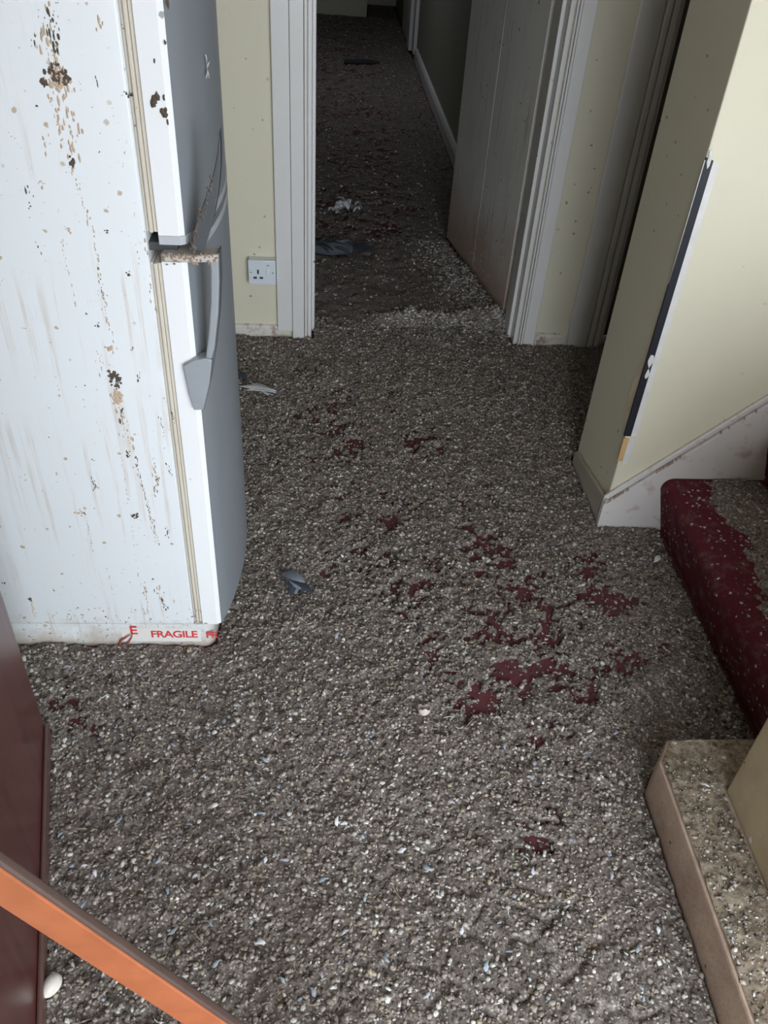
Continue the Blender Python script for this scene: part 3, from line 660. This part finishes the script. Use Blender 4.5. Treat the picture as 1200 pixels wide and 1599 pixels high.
# ---------------------------------------------------------------- feathers, eggs and remains
def fmat(name, c): 
    t = NT(name, .8, .2); t.col(t.mix(t.noise(120,3), tuple(x*.75 for x in c), tuple(min(1,x*1.2) for x in c))); return t.m
F_MAT = {'b': fmat('feather_blue_grey', (.30,.34,.39)), 'w': fmat('feather_white', (.64,.64,.66)), 'l': fmat('feather_lavender', (.42,.42,.48)), 'd': fmat('feather_slate', (.055,.062,.08)),
         'g': fmat('feather_grey', (.22,.24,.28))}
def feather_mesh(L, W, bend, lift, ragged=.2, n=9):
    vs = []; fs = []
    for i in range(n):
        s = i/(n-1); a = bend*s; r = L/bend if abs(bend) > 1e-3 else None
        cx, cy = (r*math.sin(a), r*(1-math.cos(a))) if r else (L*s, 0)
        wv = W*(math.sin(math.pi*min(1, s**.75))**.7 if 0 < s < 1 else .08)
        wa = wv*random.uniform(1-ragged,1); wb = wv*random.uniform(1-ragged,1)*.8; z = lift*math.sin(math.pi*s*.8)+.001
        nx, ny = -math.sin(a), math.cos(a)
        vs += [(cx+nx*wa, cy+ny*wa, z-.0010), (cx, cy, z+.0012), (cx-nx*wb, cy-ny*wb, z-.0010)]
        if i: fs += [(3*i-3,3*i-2,3*i+1,3*i),(3*i-2,3*i-1,3*i+2,3*i+1)]
    k = len(vs); vs += [(-L*.18,-.0006,.001),(-L*.18,.0006,.001),(-L*.18,0,.002)]; fs += [(k,k+2,1),(k+2,k+1,1)]
    me = bpy.data.meshes.new('feather'); me.from_pydata(vs, [], fs); me.update(); me.polygons.foreach_set('use_smooth', [True]*len(fs)); return me
PROTO = {c: [feather_mesh(.021, .0062, b, .005, .6, 8) for b in (.3,-.7,1.1)] for c in F_MAT}
for c, ms in PROTO.items():
    for m_ in ms: m_.materials.append(F_MAT[c])
LAB = {'b':'small pale blue-grey down feather','w':'small white down feather','l':'small lavender-tinted feather','d':'small dark slate feather','g':'small grey feather'}
def hgt(x, y): return float(np.maximum(height(np.array([x]), np.array([y])), 0)[0])
def feather_at(u, v, kind, size=1.0, ang=None, label=None, group=None, shape=None, z=None):
    p = on_floor(u, v, .012 if z is None else z); zz = (hgt(p[0],p[1])+.0055) if z is None else z
    o = bpy.data.objects.new('feather', PROTO[kind][random.randrange(3) if shape is None else shape]); COL.objects.link(o)
    o.location = (p[0], p[1], zz); o.rotation_euler = (random.uniform(-.2,.2), random.uniform(-.15,.15), random.uniform(0,6.28) if ang is None else ang); o.scale = (size, size*random.uniform(.9,1.25), size)
    return tag(o, label, 'feather', group)
def zone(u, v):
    if v < 560: return 'by the foot of the boarded door'
    if u < 205: return 'on litter beside the red-brown door'
    if u > 860 and v < 1130: return 'in front of the red stairs'
    if u > 860: return 'on crust beside the brown plinth'
    if v < 1110: return 'in the middle of the floor'
    if u < 430 and v < 1300: return 'just in front of the fridge'
    if u < 430: return 'just behind the orange batten'
    if v < 1400: return 'on crust at lower centre'
    return 'on crust at the bottom edge'
spots = '''511 1037 w;627 792 b;662 1072 b;420 1193 b;455 1188 b;360 1200 w;483 1270 b;527 1292 w;543 1287 w;452 1342 l;412 1352 w;498 1377 b;330 1435 b;
333 1513 b;497 1520 l;545 1455 l;445 1538 b;350 1573 w;492 1558 b;415 1473 w;790 1162 b;905 1165 w;920 1175 b;962 1142 l;993 1180 b;847 1223 d;982 1247 l;953 1377 l;743 1357 w;
833 1370 l;785 1438 b;880 1417 l;758 1522 b;800 1487 b;1053 1513 w;1025 1463 w;997 1480 b;997 1537 b;325 1130 w;260 1388 b;162 1364 b;150 1372 w;136 1408 b;262 1461 b;91 1311 b;
81 1185 w;118 1159 w;99 1045 l;215 1051 l;260 1060 l;316 1084 l;138 1356 w;948 935 l;902 817 l;978 817 l;785 507 b;688 385 b;775 495 b;570 1410 b;620 1330 w;700 1250 l;
600 1490 b;660 1560 l;720 1460 w;540 1180 b;400 1270 b;290 1290 b;230 1230 l;180 1290 b;470 1100 l'''
ORD = ('leftmost','second','third','fourth','fifth','sixth','seventh','eighth'); NUM = ('','','two','three','four','five','six','seven','eight')
PL_ = {'b':'small blue-grey feathers','w':'small white feathers','l':'small lavender feathers','d':'small slate feathers'}
SG_ = {'b':'only small blue-grey feather','w':'only small white feather','l':'only small lavender feather','d':'only small slate feather'}
bins = {}
for s in spots.replace('\n','').split(';'):
    u, v, k = s.split(); bins.setdefault((k, zone(float(u), float(v))), []).append((float(u), float(v)))
for (k, z_), L_ in bins.items():
    L_.sort()
    for i, (u, v) in enumerate(L_):
        n_ = len(L_)
        if n_ == 1: lab = f'{SG_[k]} {z_}'
        else:
            lab = 'leftmost' if i == 0 else 'rightmost' if i == n_-1 else f'{ORD[i]} from left'
            lab += f' of {NUM[n_]} {PL_[k]} {z_}'
        feather_at(u, v, k, random.uniform(.6,1.05), None, lab, f'{PL_[k]} {z_}')
feather_at(660,1350,'b',1.25,-1.2,'curved pale blue feather lying at the lower centre of the crusted floor',shape=2)
feather_at(1020,880,'w',1.7,.3,'curved white feather lying at the foot of the first red stair',shape=2)
feather_at(524,1000,'l',1.25,1.1,'pale lavender feather lying below the dark slate feather clump',shape=0)
feather_at(1092,1222,'w',1.0,-.9,'white feather lying on top of the plinth',shape=0,z=.137)
feather_at(1120,905,'l',.55,.4,'tiny pale tuft lying near the front edge of the first stair',shape=0,z=.212)
for u, v, sc_, lab in ((313,106,1.5,'white star-shaped tuft stuck to the upper grey fridge door'),):
    p = on_x(u, v, -.222); yy = p[1]; xs_ = -.244+.036*(1-((yy-1.7075)/.2775)**2); e_ = empty('feather_tuft', (xs_+.0015, yy, p[2]), lab, 'feather')
    for k in range(4):
        o = bpy.data.objects.new('barb', PROTO['w'][k % 3]); COL.objects.link(o); o.parent = e_
        o.matrix_basis = Matrix.Rotation(k*1.57+.3, 4, 'X') @ Matrix.Rotation(math.radians(90), 4, 'Y') @ Matrix.Diagonal((sc_*random.uniform(.6,1.1), sc_*.5, .5, 1))
def clump(name, u, v, kinds, n, L, W, spread, a0, label, cat, hump=.0, rx=.03):
    p = on_floor(u, v, .012); z = hgt(p[0],p[1]); e = empty(name, (p[0],p[1],z), label, cat)
    for k in range(n):
        m_ = feather_mesh(L*random.uniform(.75,1.15), W*random.uniform(.8,1.2), random.uniform(-.5,.5), .008+hump*random.random()); m_.materials.append(F_MAT[random.choice(kinds)])
        o = bpy.data.objects.new('feather', m_); COL.objects.link(o); o.parent = e
        a = a0 + spread*(k/(max(1,n-1))-.5) + random.uniform(-.08,.08)
        o.location = (random.uniform(-1,1)*rx*.5, random.uniform(-1,1)*rx*.3, .005+.0016*k); o.rotation_euler = (random.uniform(-.25,.25), random.uniform(-.12,.05), a)
    return e
clump('feather_clump', 425, 618, 'wdwwd', 10, .105, .013, 1.0, 2.75, 'striped white and dark feather clump lying beside the fridge freezer', 'feathers', .004, .035)
clump('feather_clump', 385, 598, 'd', 4, .06, .010, .8, 2.3, 'dark slate feathers tucked behind the striped white clump', 'feathers', .004, .02)
e = clump('feather_clump', 450, 897, 'dgd', 7, .105, .020, .5, -1.25, 'dark slate feather clump lying on the droppings in front of the fridge door', 'feathers', .004, .025)
clump('feather_clump', 537, 330, 'wwggl', 26, .055, .016, 6.0, .5, 'pale tuft of scattered white and grey feathers in the hallway', 'feathers', .03, .12)
# flattened dark remains in the hallway
p = on_floor(520, 392, .015); rem = empty('bird_remains', (p[0],p[1],hgt(p[0],p[1])+.006), 'dark blue-grey feathered remains of a bird lying in the hallway', 'dead bird')
vs = []; fs = []; nu, nv_ = 16, 8
for j in range(nv_+1):
    tph = math.pi*j/nv_
    for i in range(nu):
        a = 2*math.pi*i/nu; x = -math.cos(tph)*.105; r_ = math.sin(tph)**.8*(.055 if j < 5 else .048)
        vs.append((x, r_*math.cos(a), max(-.004, .016+r_*.65*math.sin(a)*(1+.15*math.sin(5*a+j)))))
for j in range(nv_):
    for i in range(nu): fs.append((j*nu+i, j*nu+(i+1)%nu, (j+1)*nu+(i+1)%nu, (j+1)*nu+i))
m = MB(); m.add(vs, fs); b_ = m.build('body', fmat('dull_plumage', (.10,.105,.125)), rem, smooth=True); b_.matrix_parent_inverse = Matrix.Identity(4); b_.location = (0,0,0)
for k in range(22):
    tail = k < 6
    m_ = feather_mesh(.13 if tail else random.uniform(.07,.12), .014, random.uniform(-.3,.3), .010); m_.materials.append(F_MAT['d' if tail or random.random() < .4 else 'g'])
    o = bpy.data.objects.new('tail_feather' if tail else 'wing_feather', m_); COL.objects.link(o); o.parent = rem
    if tail: o.location = (.085,0,.018+.001*k); o.rotation_euler = (0,.08,(k-2.5)*.13+.2)
    else:
        sd = 1 if k % 2 else -1; o.location = (random.uniform(-.08,.05), sd*random.uniform(.01,.035), .035+random.uniform(0,.012)); o.rotation_euler = (sd*.5,.25,sd*random.uniform(.1,.9))
# dark stick far down the hall
p = on_floor(565, 98, .02); tag(MB().tube([(p[0]-.16,p[1]-.02,.024),(p[0]-.05,p[1],.026),(p[0]+.09,p[1]+.03,.024),(p[0]+.17,p[1]+.02,.022)], [.018,.024,.022,.014], 7).build('stick', plain('dark_bark',(.03,.03,.035),.9), smooth=True), 'dark stick lying across the far hallway floor', 'stick')
# egg
def egg_profile(L, R, n=14):
    return [(R*math.sin(math.pi*i/n)*(1+.13*math.cos(math.pi*i/n)), -L/2*math.cos(math.pi*i/n)) for i in range(n+1)]
def lathe(prof, seg=20):
    vs = []; fs = []
    for r_, z in prof:
        for k in range(seg): vs.append((r_*math.cos(2*math.pi*k/seg), r_*math.sin(2*math.pi*k/seg), z))
    for i in range(len(prof)-1):
        for k in range(seg): fs.append((i*seg+k, i*seg+(k+1)%seg, (i+1)*seg+(k+1)%seg, (i+1)*seg+k))
    return vs, fs
M_egg = fmat('eggshell', (.68,.64,.57))
p = on_floor(82, 1543, .02); vs, fs = lathe(egg_profile(.042,.0148))
o = MB().add(vs, fs).build('egg', M_egg, smooth=True); o.location = (p[0],p[1],hgt(p[0],p[1])+.0145); o.rotation_euler = (math.radians(83), 0, -.35)
tag(o, 'whole off-white egg lying beside the red-brown front door', 'egg')
# broken shell cup with a jagged rim and thickness
p = on_floor(662, 1113, .015); outer = egg_profile(.040,.0150)[:8]; inner = [(max(0,r_-.0009), z+.0008) for r_, z in outer][::-1]
vs, fs = lathe(outer+inner, 18)
vs = [(x, y, z + (.003*math.sin(3*math.atan2(y,x)) + .0015*math.sin(7*math.atan2(y,x)) if z > -.006 else 0)) for x, y, z in vs]
o = MB().add(vs, fs).build('broken_eggshell', fmat('shell_inside',(.56,.48,.43)), smooth=True); o.location = (p[0],p[1],hgt(p[0],p[1])+.020); o.rotation_euler = (math.radians(-22), .1, 0)
tag(o, 'broken eggshell cup lying open side up on the droppings', 'eggshell')
